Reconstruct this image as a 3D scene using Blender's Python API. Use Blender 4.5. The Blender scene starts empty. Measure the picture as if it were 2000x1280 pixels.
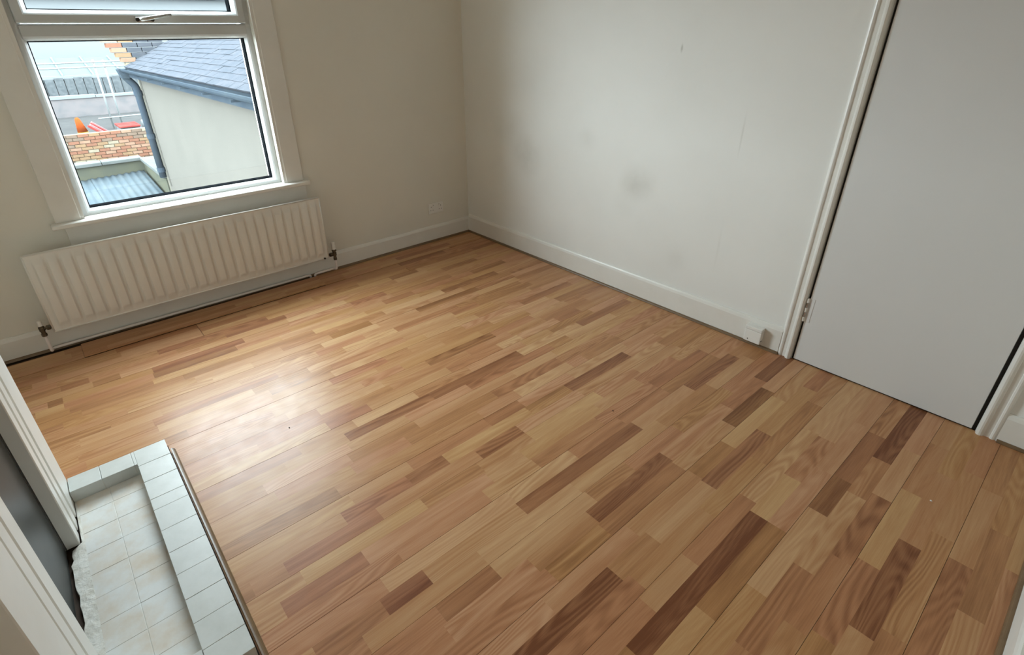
import bpy, bmesh, math, random
from mathutils import Vector, Matrix

# ------------------------------------------------------------------ camera
sc = bpy.context.scene
RND = random.Random(11)
CAM = Vector((-2.7563, -3.6116, 1.5748))
F_PX, PX, PY = 1029.85, 966.08, 602.09
YAW, PITCH, ROLL = 0.8706, -0.4815, -0.0144
fw = Vector((math.cos(PITCH)*math.cos(YAW), math.cos(PITCH)*math.sin(YAW), math.sin(PITCH)))
ri0 = Vector((math.sin(YAW), -math.cos(YAW), 0)); up0 = ri0.cross(fw)
ri = math.cos(ROLL)*ri0 + math.sin(ROLL)*up0
up = -math.sin(ROLL)*ri0 + math.cos(ROLL)*up0
cam_data = bpy.data.cameras.new('camera'); cam = bpy.data.objects.new('camera', cam_data)
sc.collection.objects.link(cam); sc.camera = cam
m = Matrix((ri, up, -fw)).transposed().to_4x4(); m.translation = CAM
cam.matrix_world = m
cam_data.sensor_fit = 'HORIZONTAL'; cam_data.sensor_width = 36.0
cam_data.lens = 36.0*F_PX/2000.0
cam_data.shift_x = (1000-PX)/2000.0; cam_data.shift_y = (PY-640)/2000.0
cam_data.clip_start = 0.02; cam_data.clip_end = 300

# ------------------------------------------------------------------ sky and exposure
world = bpy.data.worlds.new('overcast_sky'); sc.world = world; world.use_nodes = True
bg = world.node_tree.nodes['Background']
bg.inputs['Color'].default_value = (0.87, 0.95, 1.02, 1); bg.inputs['Strength'].default_value = 5.2
vs = sc.view_settings
vs.view_transform = 'Standard'; vs.look = 'None'; vs.gamma = 1.0; vs.use_curve_mapping = False
vs.exposure = 2.60
sc.cycles.max_bounces = 14; sc.cycles.diffuse_bounces = 10; sc.cycles.glossy_bounces = 5
sc.cycles.transparent_max_bounces = 12; sc.cycles.sample_clamp_indirect = 6.0
sc.cycles.use_denoising = True
# daylight portal in the window opening: guides sky sampling, gives off no light itself
pl = bpy.data.lights.new('window_portal', 'AREA'); pl.shape = 'RECTANGLE'; pl.size = 1.10; pl.size_y = 1.65
pl.cycles.is_portal = True
po = bpy.data.objects.new('window_portal', pl); sc.collection.objects.link(po)
po.location = (-2.1075, 0.16, 1.515); po.rotation_euler = (math.radians(-90), 0, 0)

# ------------------------------------------------------------------ helpers
def link(o): sc.collection.objects.link(o); return o

def tag(o, label=None, cat=None, group=None, kind=None):
    if label: o['label'] = label
    if cat: o['category'] = cat
    if group: o['group'] = group
    if kind: o['kind'] = kind
    return o

def thing(name, loc, label, cat, group=None, kind=None):
    o = link(bpy.data.objects.new(name, None)); o.location = loc; o.empty_display_size = 0.05
    return tag(o, label, cat, group, kind)

def wpos(o):
    v = Vector((0, 0, 0))
    while o is not None: v += Vector(o.location); o = o.parent
    return v

def obj(name, bm, mat, parent=None, bevel=0, seg=2, smooth=False, sub=0):
    """World-space bmesh -> one mesh object (origin moved to its parent's origin)."""
    if parent is not None:
        bmesh.ops.translate(bm, verts=bm.verts, vec=-wpos(parent))
    bmesh.ops.recalc_face_normals(bm, faces=bm.faces)
    me = bpy.data.meshes.new(name); bm.to_mesh(me); bm.free()
    o = link(bpy.data.objects.new(name, me)); o.parent = parent
    if mat: me.materials.append(mat)
    if smooth:
        for f in me.polygons: f.use_smooth = True
    if bevel:
        b = o.modifiers.new('bevel', 'BEVEL'); b.width = bevel; b.segments = seg
        b.limit_method = 'ANGLE'; b.angle_limit = math.radians(40); b.harden_normals = False
    if sub:
        s = o.modifiers.new('sub', 'SUBSURF'); s.levels = sub; s.render_levels = sub
    return o

def BM(): return bmesh.new()

def box(bm, x0, x1, y0, y1, z0, z1):
    v = [bm.verts.new((x, y, z)) for x in (x0, x1) for y in (y0, y1) for z in (z0, z1)]
    for f in ((0,1,3,2),(4,6,7,5),(0,4,5,1),(2,3,7,6),(0,2,6,4),(1,5,7,3)):
        bm.faces.new([v[i] for i in f])
    return bm

def bx(*a): return box(BM(), *a)

def prism(bm, pts, vec):
    """pts: planar loop of 3D points, extruded by vec."""
    a = [bm.verts.new(p) for p in pts]; b = [bm.verts.new(Vector(p)+Vector(vec)) for p in pts]
    bm.faces.new(a); bm.faces.new(b[::-1])
    n = len(a)
    for i in range(n): bm.faces.new((a[i], b[i], b[(i+1) % n], a[(i+1) % n]))
    return bm

def tube(bm, pts, r, n=12, caps=True):
    pts = [Vector(p) for p in pts]; rings = []
    for i, q in enumerate(pts):
        d = (pts[min(i+1, len(pts)-1)] - pts[max(i-1, 0)]).normalized()
        a = d.cross(Vector((0.31, 0.17, 0.93)));
        if a.length < .2: a = d.cross(Vector((1, 0, 0)))
        a.normalize()
        if rings:   # keep the frame from twisting
            pa = (rings[-1][0].co - pts[i-1]); pa = pa - d*pa.dot(d)
            if pa.length > 1e-5: a = pa.normalized()
        b = d.cross(a); rr = r[i] if isinstance(r, (list, tuple)) else r
        rings.append([bm.verts.new(q + rr*(math.cos(t)*a + math.sin(t)*b)) for t in [2*math.pi*k/n for k in range(n)]])
    for A, B in zip(rings, rings[1:]):
        for k in range(n): bm.faces.new((A[k], A[(k+1) % n], B[(k+1) % n], B[k]))
    if caps: bm.faces.new(rings[0][::-1]); bm.faces.new(rings[-1])
    return bm

def bent(pts, rad=0.03, seg=5):
    """polyline with rounded corners"""
    pts = [Vector(p) for p in pts]; out = [pts[0]]
    for a, b, c in zip(pts, pts[1:], pts[2:]):
        r = min(rad, (b-a).length*.45, (c-b).length*.45); p = b+(a-b).normalized()*r; q = b+(c-b).normalized()*r
        for k in range(seg+1):
            t = k/seg; out.append((1-t)**2*p + 2*t*(1-t)*b + t*t*q)
    out.append(pts[-1]); return out

def ring_sweep(bm, x0, x1, z0, z1, prof, closed=True, plane='y'):
    """Mitred picture-frame: prof is a closed loop of (inset, depth) swept round a rectangle.
    plane 'y': rectangle in X,Z with depth along Y; plane 'x': rectangle in Y,Z with depth along X.
    closed=False leaves the bottom rail out (an architrave round a door)."""
    loops = []
    for (sx, sz) in ((0, 0), (0, 1), (1, 1), (1, 0)):
        lp = []
        for d, e in prof:
            u = x0+d if sx == 0 else x1-d
            w = z0+d if sz == 0 else z1-d
            if not closed and sz == 0: w = z0
            lp.append(bm.verts.new((u, e, w) if plane == 'y' else (e, u, w)))
        loops.append(lp)
    n = len(prof); segs = ((0,1),(1,2),(2,3),(3,0)) if closed else ((0,1),(1,2),(2,3))
    for i, j in segs:
        for k in range(n):
            bm.faces.new((loops[i][k], loops[i][(k+1) % n], loops[j][(k+1) % n], loops[j][k]))
    if not closed: bm.faces.new(loops[0]); bm.faces.new(loops[3][::-1])
    return bm

# ------------------------------------------------------------------ materials
def mat(name, col, rough=.5, spec=.5, metal=0, noise=None, bump=None, coat=0):
    """noise=(scale, amount, colour2): blotchy second colour; bump=(scale, strength)"""
    M = bpy.data.materials.new(name); M.use_nodes = True; nt = M.node_tree; b = nt.nodes['Principled BSDF']
    b.inputs['Base Color'].default_value = (*col, 1); b.inputs['Roughness'].default_value = rough
    b.inputs['Specular IOR Level'].default_value = spec; b.inputs['Metallic'].default_value = metal
    b.inputs['Coat Weight'].default_value = coat
    geo = nt.nodes.new('ShaderNodeNewGeometry')
    if noise:
        t = nt.nodes.new('ShaderNodeTexNoise'); t.inputs['Scale'].default_value = noise[0]; t.inputs['Detail'].default_value = 6
        t.inputs['Roughness'].default_value = .6
        nt.links.new(geo.outputs['Position'], t.inputs['Vector'])
        r = nt.nodes.new('ShaderNodeMapRange'); r.inputs[1].default_value = .42; r.inputs[2].default_value = .68
        r.inputs[3].default_value = 0; r.inputs[4].default_value = noise[1]
        nt.links.new(t.outputs['Fac'], r.inputs[0])
        mx = nt.nodes.new('ShaderNodeMix'); mx.data_type = 'RGBA'
        mx.inputs[6].default_value = (*col, 1); mx.inputs[7].default_value = (*noise[2], 1)
        nt.links.new(r.outputs[0], mx.inputs[0]); nt.links.new(mx.outputs[2], b.inputs['Base Color'])
    if bump:
        t2 = nt.nodes.new('ShaderNodeTexNoise'); t2.inputs['Scale'].default_value = bump[0]; t2.inputs['Detail'].default_value = 4
        nt.links.new(geo.outputs['Position'], t2.inputs['Vector'])
        bp = nt.nodes.new('ShaderNodeBump'); bp.inputs['Strength'].default_value = bump[1]; bp.inputs['Distance'].default_value = .004
        nt.links.new(t2.outputs['Fac'], bp.inputs['Height']); nt.links.new(bp.outputs[0], b.inputs['Normal'])
    return M

def wall_paint(name, col, stains=()):
    """Emulsion paint with faint roller relief; stains = (centre, radii, strength) smudges on the plaster."""
    M = mat(name, col, .6, .3, bump=(38, .12)); nt = M.node_tree; b = nt.nodes['Principled BSDF']
    N, Lk = nt.nodes.new, nt.links.new
    geo = N('ShaderNodeNewGeometry')
    t = N('ShaderNodeTexNoise'); t.inputs['Scale'].default_value = 1.7; t.inputs['Detail'].default_value = 5
    Lk(geo.outputs['Position'], t.inputs['Vector'])
    mr = N('ShaderNodeMapRange'); mr.inputs[1].default_value = .3; mr.inputs[2].default_value = .75
    mr.inputs[3].default_value = 0.0; mr.inputs[4].default_value = .10; Lk(t.outputs['Fac'], mr.inputs[0])
    fac = mr.outputs[0]
    t3 = N('ShaderNodeTexNoise'); t3.inputs['Scale'].default_value = 9; t3.inputs['Detail'].default_value = 7
    Lk(geo.outputs['Position'], t3.inputs['Vector'])
    for c, r, s in stains:
        sub = N('ShaderNodeVectorMath'); sub.operation = 'SUBTRACT'; Lk(geo.outputs['Position'], sub.inputs[0]); sub.inputs[1].default_value = c
        sca = N('ShaderNodeVectorMath'); sca.operation = 'DIVIDE'; Lk(sub.outputs[0], sca.inputs[0]); sca.inputs[1].default_value = r
        ln = N('ShaderNodeVectorMath'); ln.operation = 'LENGTH'; Lk(sca.outputs[0], ln.inputs[0])
        mp = N('ShaderNodeMapRange'); mp.interpolation_type = 'SMOOTHSTEP'
        mp.inputs[1].default_value = 0; mp.inputs[2].default_value = 1; mp.inputs[3].default_value = s; mp.inputs[4].default_value = 0
        Lk(ln.outputs[1], mp.inputs[0])
        mu = N('ShaderNodeMath'); mu.operation = 'MULTIPLY'; Lk(mp.outputs[0], mu.inputs[0]); Lk(t3.outputs['Fac'], mu.inputs[1])
        ad = N('ShaderNodeMath'); ad.operation = 'ADD'; ad.use_clamp = True; Lk(fac, ad.inputs[0]); Lk(mu.outputs[0], ad.inputs[1])
        fac = ad.outputs[0]
    mx = N('ShaderNodeMix'); mx.data_type = 'RGBA'; mx.inputs[6].default_value = (*col, 1); mx.inputs[7].default_value = (.30, .29, .23, 1)
    Lk(fac, mx.inputs[0]); Lk(mx.outputs[2], b.inputs['Base Color'])
    return M

def wood_mat(name, per_face):
    """Laminate stave: tone and hue are read from the object (or, on the joined rest, from the face)."""
    M = bpy.data.materials.new(name); M.use_nodes = True; nt = M.node_tree; b = nt.nodes['Principled BSDF']
    N, Lk = nt.nodes.new, nt.links.new
    def attr(n):
        a = N('ShaderNodeAttribute'); a.attribute_type = 'GEOMETRY' if per_face else 'OBJECT'; a.attribute_name = n; return a.outputs['Fac']
    tone, hue, seed, wav = attr('tone'), attr('hue'), attr('seed'), attr('wave')
    geo = N('ShaderNodeNewGeometry')
    cx = N('ShaderNodeCombineXYZ'); sm = N('ShaderNodeMath'); sm.operation = 'MULTIPLY'; Lk(seed, sm.inputs[0]); sm.inputs[1].default_value = 37.0
    for k in range(3): Lk(sm.outputs[0], cx.inputs[k])
    ad = N('ShaderNodeVectorMath'); Lk(geo.outputs['Position'], ad.inputs[0]); Lk(cx.outputs[0], ad.inputs[1])
    mp = N('ShaderNodeMapping'); mp.inputs['Scale'].default_value = (1.6, 26, 1); Lk(ad.outputs[0], mp.inputs['Vector'])
    n1 = N('ShaderNodeTexNoise'); n1.inputs['Scale'].default_value = 1.0; n1.inputs['Detail'].default_value = 3; Lk(mp.outputs[0], n1.inputs['Vector'])
    # cathedral figure: distorted bands along the stave
    mp2 = N('ShaderNodeMapping'); mp2.inputs['Scale'].default_value = (1.5, 13, 1); Lk(ad.outputs[0], mp2.inputs['Vector'])
    n2 = N('ShaderNodeTexNoise'); n2.inputs['Scale'].default_value = 1.0; n2.inputs['Detail'].default_value = 0.6; n2.inputs['Roughness'].default_value = .4
    Lk(mp2.outputs[0], n2.inputs['Vector'])
    ms = N('ShaderNodeMath'); ms.operation = 'MULTIPLY'; Lk(n2.outputs['Fac'], ms.inputs[0]); ms.inputs[1].default_value = 84.0
    sn = N('ShaderNodeMath'); sn.operation = 'SINE'; Lk(ms.outputs[0], sn.inputs[0])
    m5 = N('ShaderNodeMapRange'); Lk(sn.outputs[0], m5.inputs[0]); m5.inputs[1].default_value = -1; m5.inputs[2].default_value = 1
    m5.inputs[3].default_value = -.5; m5.inputs[4].default_value = .5
    # fine pore streaks
    mp3 = N('ShaderNodeMapping'); mp3.inputs['Scale'].default_value = (9, 330, 1); Lk(ad.outputs[0], mp3.inputs['Vector'])
    n3 = N('ShaderNodeTexNoise'); n3.inputs['Scale'].default_value = 1.0; n3.inputs['Detail'].default_value = 2; Lk(mp3.outputs[0], n3.inputs['Vector'])
    def mad(v, k, c):
        q = N('ShaderNodeMath'); q.operation = 'MULTIPLY_ADD'; Lk(v, q.inputs[0])
        if isinstance(k, float): q.inputs[1].default_value = k
        else: Lk(k, q.inputs[1])
        if isinstance(c, float): q.inputs[2].default_value = c
        else: Lk(c, q.inputs[2])
        return q.outputs[0]
    s = mad(n1.outputs['Fac'], .72, -.36)
    s = mad(n3.outputs['Fac'], .34, s)
    s = mad(m5.outputs[0], wav, s)
    s = mad(tone, 1.0, s)
    s = mad(s, 1.0, -.17)
    rp = N('ShaderNodeValToRGB'); Lk(s, rp.inputs[0])
    e = rp.color_ramp.elements
    e[0].position = 0.0; e[0].color = (*WOOD[0], 1); e[1].position = 1.0; e[1].color = (*WOOD[2], 1)
    k = e.new(.5); k.color = (*WOOD[1], 1)
    hs = N('ShaderNodeMix'); hs.data_type = 'RGBA'; hs.blend_type = 'MULTIPLY'; hs.inputs[0].default_value = 1.0
    hr = N('ShaderNodeValToRGB'); Lk(hue, hr.inputs[0])
    h = hr.color_ramp.elements
    h[0].position = 0; h[0].color = (1.0, 1.015, .90, 1); h[1].position = 1; h[1].color = (1.0, .91, 1.02, 1)
    hk = h.new(.5); hk.color = (1, 1, 1, 1)
    Lk(rp.outputs[0], hs.inputs[6]); Lk(hr.outputs[0], hs.inputs[7]); Lk(hs.outputs[2], b.inputs['Base Color'])
    b.inputs['Specular IOR Level'].default_value = .22
    # worn satin lacquer
    n4 = N('ShaderNodeTexNoise'); n4.inputs['Scale'].default_value = 14; n4.inputs['Detail'].default_value = 6; Lk(geo.outputs['Position'], n4.inputs['Vector'])
    m6 = N('ShaderNodeMapRange'); Lk(n4.outputs['Fac'], m6.inputs[0]); m6.inputs[1].default_value = .3; m6.inputs[2].default_value = .7
    m6.inputs[3].default_value = FLOOR_ROUGH-.04; m6.inputs[4].default_value = FLOOR_ROUGH+.05; Lk(m6.outputs[0], b.inputs['Roughness'])
    return M

WOOD = ((.585, .362, .190), (.420, .208, .092), (.170, .064, .026))
FLOOR_ROUGH = .33
M_BACK = wall_paint('paint_window_wall', (.74, .72, .65))
M_RIGHT = wall_paint('paint_right_wall', (.79, .79, .76), stains=[
    ((0, -1.72, .74), (1, .17, .15), .42), ((0, -1.63, .62), (1, .12, .16), .16), ((0, -.74, .76), (1, .20, .20), .34), ((0, -.55, .92), (1, .25, .22), .16),
    ((0, -2.31, 1.10), (1, .008, .15), .35), ((0, -1.90, 1.49), (1, .010, .03), 1.2), ((0, -2.30, .5), (1, .012, .20), .12),
    ((0, -1.30, .95), (1, .12, .10), .18), ((0, -2.05, .35), (1, .12, .12), .15)])
M_LEFT = wall_paint('paint_left_wall', (.72, .68, .60))
M_CEIL = mat('ceiling_white', (.80, .79, .76), .7, .3)
M_TRIM = mat('gloss_trim_white', (.74, .725, .68), .33, .5, noise=(6, .25, (.62, .60, .54)), bump=(60, .06))
M_DOOR = mat('door_paint_white', (.67, .67, .66), .42, .45, noise=(2.2, .12, (.58, .58, .55)), bump=(90, .05))
M_UPVC = mat('upvc_white', (.56, .58, .58), .32, .3, noise=(9, .2, (.46, .47, .45)))
M_RUB = mat('black_rubber', (.004, .005, .006), .6, 0.0)
M_RAD = mat('radiator_enamel', (.72, .70, .65), .32, .5, noise=(7, .18, (.66, .60, .52)))
M_BRASS = mat('tarnished_valve_metal', (.16, .13, .09), .42, .5, .8, noise=(60, .8, (.03, .025, .02)))
M_PIPE = mat('painted_pipe_white', (.80, .72, .68), .38, .5)
M_PLAST = mat('white_plastic', (.78, .77, .73), .35, .5)
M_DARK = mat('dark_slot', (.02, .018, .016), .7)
M_BEAD = mat('brown_beading', (.17, .105, .052), .4, .5, noise=(20, .5, (.10, .06, .028)))
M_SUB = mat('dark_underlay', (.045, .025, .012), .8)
M_TILE = mat('painted_hearth_tile', (.60, .62, .60), .36, .5, noise=(11, .6, (.50, .52, .49)), bump=(25, .12))
M_TILE2 = mat('stained_hearth_tile', (.70, .71, .69), .42, .5, noise=(6.5, 1.0, (.62, .53, .42)), bump=(30, .15))
M_GROUT = mat('hearth_grout', (.60, .60, .56), .7, .3, noise=(30, .5, (.46, .45, .41)))
M_PLASTER = mat('rough_plaster', (.72, .71, .66), .75, .3, noise=(24, .7, (.50, .46, .38)), bump=(70, .8))
M_SURR = mat('surround_paint', (.78, .77, .73), .4, .5, noise=(5, .2, (.62, .58, .50)), bump=(50, .06))
M_PANEL = mat('charcoal_panel', (.032, .035, .034), .4, .2, noise=(5, .7, (.055, .058, .055)))
M_CHROME = mat('worn_chrome', (.55, .55, .54), .3, .5, 1, noise=(50, .6, (.2, .19, .17)))
M_CRUMB = mat('white_crumb', (.85, .85, .83), .6)

def glass_mat():
    M = bpy.data.materials.new('window_glass'); M.use_nodes = True; nt = M.node_tree
    for n in list(nt.nodes):
        if n.type == 'BSDF_PRINCIPLED': nt.nodes.remove(n)
    N, Lk = nt.nodes.new, nt.links.new
    tr = N('ShaderNodeBsdfTransparent'); tr.inputs[0].default_value = (.93, .965, .96, 1)
    gl = N('ShaderNodeBsdfGlossy'); gl.inputs['Roughness'].default_value = .02
    lw = N('ShaderNodeLayerWeight'); pw = N('ShaderNodeMath'); pw.operation = 'POWER'; Lk(lw.outputs['Facing'], pw.inputs[0]); pw.inputs[1].default_value = 4.0
    fr = N('ShaderNodeMath'); fr.operation = 'MULTIPLY_ADD'; Lk(pw.outputs[0], fr.inputs[0]); fr.inputs[1].default_value = .5; fr.inputs[2].default_value = .03
    mx = N('ShaderNodeMixShader'); Lk(fr.outputs[0], mx.inputs[0]); Lk(tr.outputs[0], mx.inputs[1]); Lk(gl.outputs[0], mx.inputs[2])
    Lk(mx.outputs[0], nt.nodes['Material Output'].inputs['Surface'])
    return M
M_GLASS = glass_mat()

# ================================================================== THE ROOM SHELL
LX, BX = -3.45, -3.11          # alcove wall, chimney-breast face
NY = -3.885                    # wall behind the camera
CZ = 2.65                       # ceiling height
WX0, WX1, WZ0, WZ1 = -2.662, -1.553, .69, 2.34   # window opening
DY0, DY1, DZ = -2.815, -3.598, 2.0               # door opening

# --- laminate floor: boards of three printed staves, each stave a plank of its own
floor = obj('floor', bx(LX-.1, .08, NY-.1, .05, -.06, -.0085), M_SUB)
tag(floor, 'oak-coloured laminate strip floor of short staves, running towards the door', 'floor', kind='structure')
KN = [(-3.886,-8),(-3.36,0),(-2.57,12),(-2.307,16),(-2.108,19),(-1.97,21),(-1.555,27.5),(-.42,46),(-.24,49),(-.012,53)]
def row_y(n):
    for (ya, na), (yb, nb) in zip(KN, KN[1:]):
        if na <= n <= nb: return ya + (yb-ya)*(n-na)/(nb-na)
HUE = {'y': .15, 'n': .5, 'r': .75, 'm': 1.0}
STAVES = [(-7,-1.28,-1.06,0.35,"n"),(-7,-1.05,-0.60,0.58,"n"),(-6,-1.34,-0.85,0.62,"r"),(-6,-0.85,-0.39,0.35,"n"),(-4,-1.51,-1.35,0.30,"n"),(-4,-1.35,-0.89,0.80,"r"),(-3,-1.08,-0.62,0.25,"y"),(-2,-1.13,-0.73,0.60,"r"),(-1,-1.65,-1.26,0.60,"r"),(-1,-1.26,-0.79,0.28,"n"),(-1,-0.51,-0.04,0.90,"r"),(0,-1.45,-0.98,0.25,"n"),(0,-0.98,-0.74,0.75,"n"),(1,-1.87,-1.64,0.28,"y"),(1,-1.64,-1.16,0.62,"y"),(2,-1.90,-1.17,0.95,"r"),(2,-1.16,-0.88,0.20,"y"),(2,0.31,0.86,0.50,"n"),(3,-1.75,-1.52,0.33,"n"),(3,-1.51,-1.11,0.55,"r"),(5,-2.17,-1.74,0.85,"r"),(5,-1.74,-1.53,0.45,"n"),(5,-1.53,-1.17,0.30,"n"),(5,-1.16,-0.70,0.70,"r"),(5,-0.70,-0.22,0.35,"y"),(6,-1.15,-0.90,0.60,"y"),(6,-0.89,-0.41,0.20,"y"),(7,-1.90,-1.63,0.55,"y"),(7,-1.16,-0.77,0.30,"n"),(7,-0.76,-0.38,0.80,"y"),(8,-1.92,-1.65,0.50,"n"),(8,-1.62,-1.15,0.78,"r"),(8,-0.32,-0.03,0.85,"r"),(9,-2.25,-2.03,0.60,"r"),(9,-2.25,-2.20,0.45,"y"),(9,-1.55,-1.31,0.45,"n"),(10,-2.03,-1.56,0.20,"n"),(10,-0.56,-0.17,0.30,"n"),(11,-2.59,-2.37,0.60,"r"),(11,-2.38,-2.21,0.80,"m"),(11,-2.21,-1.79,0.30,"n"),(11,-1.85,-1.08,0.74,"r"),(11,-0.65,-0.21,0.75,"r"),(12,-1.78,-1.43,0.20,"n"),(14,-2.61,-2.33,0.62,"m"),(14,-1.78,-1.59,0.30,"n"),(14,-1.11,-0.79,0.30,"n"),(15,-2.52,-2.05,0.25,"y"),(15,-2.05,-1.77,0.52,"n"),(15,-1.49,-1.03,0.15,"y"),(16,-2.70,-2.66,0.55,"n"),(16,-2.55,-2.20,0.62,"m"),(16,-1.73,-1.49,0.65,"r"),(17,-2.69,-2.66,0.72,"r"),(17,-2.68,-2.31,0.38,"n"),(17,-2.31,-2.03,0.60,"m"),(17,-2.06,-1.85,0.65,"r"),(17,-1.97,-1.37,0.25,"y"),(17,-1.10,-0.63,0.80,"r"),(18,-2.69,-2.67,0.62,"r"),(18,-1.57,-1.36,0.66,"r"),(18,-1.01,-0.56,0.25,"n"),(19,-1.79,-1.56,0.45,"n"),(19,-1.32,-0.94,0.20,"n"),(19,-0.83,-0.52,0.50,"n"),(20,-1.41,-0.95,0.65,"r"),(21,-2.15,-1.82,0.52,"n"),(21,-1.22,-0.92,0.25,"n"),(22,-2.12,-1.83,0.25,"n"),(22,-0.88,-0.73,0.55,"y"),(23,-2.10,-1.65,0.72,"r"),(23,-1.65,-1.06,0.76,"r"),(23,-0.57,-0.09,0.70,"r"),(24,-2.03,-1.70,0.20,"n"),(25,-2.13,-1.92,0.55,"m"),(25,-1.10,-0.94,0.20,"n"),(25,-0.63,-0.43,0.58,"r"),(27,-2.12,-1.78,0.25,"n"),(27,-1.98,-1.77,0.55,"m"),(27,-1.50,-1.04,0.70,"n"),(30,-1.97,-1.71,0.55,"m"),(30,-1.65,-1.50,0.45,"n"),(30,-0.64,-0.17,0.62,"r"),(31,-1.93,-1.66,0.20,"n"),(34,-1.44,-0.98,0.55,"r"),(34,-1.12,-0.99,0.50,"r"),(36,-3.11,-3.08,0.75,"r"),(36,-1.85,-1.49,0.15,"n"),(37,-2.42,-2.22,0.15,"n"),(38,-1.70,-1.39,0.42,"n"),(38,-1.38,-0.92,0.15,"n"),(39,-2.16,-1.82,0.52,"n"),(40,-2.66,-2.29,0.28,"y"),(40,-1.31,-1.08,0.58,"r"),(40,-0.57,-0.25,0.72,"n"),(41,-3.14,-3.03,0.30,"y"),(42,-3.09,-3.03,0.75,"n"),(42,-2.64,-2.17,0.70,"m"),(42,-1.48,-1.23,0.62,"m"),(43,-2.90,-2.78,0.60,"n"),(43,-0.70,-0.38,0.60,"n"),(44,-3.03,-2.91,0.70,"r"),(45,-2.58,-2.33,0.65,"m"),]
M_WOOD = wood_mat('laminate_stave', False); M_WOODF = wood_mat('laminate_stave_rest', True)
ubm = BM(); box(ubm, 0, 1, 0, 1, -1, 0)
bmesh.ops.recalc_face_normals(ubm, faces=ubm.faces); ume = bpy.data.meshes.new('plank'); ubm.to_mesh(ume); ubm.free(); ume.materials.append(M_WOOD)

def screen(x, y, z=0.):
    d = Vector((x, y, z))-CAM; f = d.dot(fw)
    if f < .05: return None
    return PX+F_PX*d.dot(ri)/f, PY-F_PX*d.dot(up)/f

planks = []
for n in range(-8, 53):
    ya, yb = row_y(n), row_y(n+1); ym = (ya+yb)/2
    xl = LX
    if -2.50 < ym < -1.37: xl = -2.712
    elif -2.75 < ym < -1.42: xl = BX
    xr = 0.0
    given = sorted([list(s) for s in STAVES if s[0] == n and s[1] < 0], key=lambda s: s[1])
    segs, cur = [], None
    clean = []
    for s in given:
        if clean and s[1] < clean[-1][2]: s[1] = clean[-1][2]
        s[1] = max(s[1], xl); s[2] = min(s[2], xr)
        if s[2]-s[1] > .03: clean.append(s)
    x = xl
    def fill(a, b):
        g = b-a
        k = max(1, round(g/RND.uniform(.34, .46)))
        cuts = [a] + sorted(a+g*(i+RND.uniform(-.25, .25))/k for i in range(1, k)) + [b]
        for c, d in zip(cuts, cuts[1:]):
            t = min(.72, max(.14, RND.gauss(.40, .12)))
            segs.append([c, d, t, RND.choice((.15, .4, .5, .6, .75, .85))])
    for s in clean:
        if s[1]-x > .07: fill(x, s[1])
        elif segs: segs[-1][1] = s[1]
        else: s[1] = x
        segs.append([s[1], s[2], s[3], HUE[s[4]]]); x = s[2]
    if xr-x > .07: fill(x, xr)
    elif segs: segs[-1][1] = xr
    g0 = .0006 if (n % 3) == 1 else 0.0         # board joints sit on every third stave
    g1 = .0006 if ((n+1) % 3) == 1 else 0.0
    if n == 49: g0 = .0045
    if n == 48: g1 = .0015
    if n == 46: g0 = .0014
    if n >= 49:                                  # the narrow cut boards by the wall are loose: ends at these joints
        for jx in (-2.90, -1.475):
            segs = [q for (a, b, t, h) in segs for q in (([a, jx-.001, t, h], [jx+.001, b, min(.7, t+.08), h]) if a < jx-.03 and b > jx+.03 else ([a, b, t, h],))]
    for (a, b, t, h) in segs:
        z = -.0003*((n-1)//3 % 2) + RND.uniform(-.0001, .0001)
        ga = gb = .0
        if n >= 49 and a > -2.93 and b < -1.44: z = .0090
        if 46 <= n < 49:
            for jx in (-.89, -2.33):
                if abs(a-jx) < .2: a = jx+.0012
                if abs(b-jx) < .2: b = jx-.0012
        yt = yb-g1 - (.050 if n == 52 and b < -1.44 else 0)  # loose-board gap: bare dark underlay also stands for the shadow under the pipe
        planks.append((a, b, ya+g0, yt, z, t, h, RND.random(), RND.choice((.04, .06, .09, .13, .20, .27))*(1.15-.5*t)))

def area(pk):
    a, b, y0, y1 = pk[:4]
    q = [screen(x, y) for x, y in ((a, y0), (b, y0), (b, y1), (a, y1))]
    if any(v is None for v in q): return 0
    cxs = sum(v[0] for v in q)/4; cys = sum(v[1] for v in q)/4
    if not (-60 < cxs < 2060 and -60 < cys < 1340): return 0
    return abs(sum(q[i][0]*q[(i+1) % 4][1]-q[(i+1) % 4][0]*q[i][1] for i in range(4)))/2
planks.sort(key=area, reverse=True)
for (a, b, y0, y1, z, t, h, s, w) in planks[:300]:
    o = link(bpy.data.objects.new('plank', ume)); o.parent = floor
    o.location = (a, y0, z); o.scale = (b-a, y1-y0, .008)
    o['tone'] = float(t); o['hue'] = float(h); o['seed'] = float(s); o['wave'] = float(w)
rest = BM(); vals = []
for pk in planks[300:]:
    a, b, y0, y1, z = pk[:5]; box(rest, a, b, y0, y1, z-.008, z); vals += [pk[5:]]*6
bmesh.ops.recalc_face_normals(rest, faces=rest.faces)
rme = bpy.data.meshes.new('far_planks'); rest.to_mesh(rme); rest.free(); rme.materials.append(M_WOODF)
for i, nm in enumerate(('tone', 'hue', 'seed', 'wave')):
    at = rme.attributes.new(nm, 'FLOAT', 'FACE'); at.data.foreach_set('value', [float(v[i]) for v in vals])
ro = link(bpy.data.objects.new('far_planks', rme)); ro.parent = floor; ro['kind'] = 'stuff'

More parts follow.
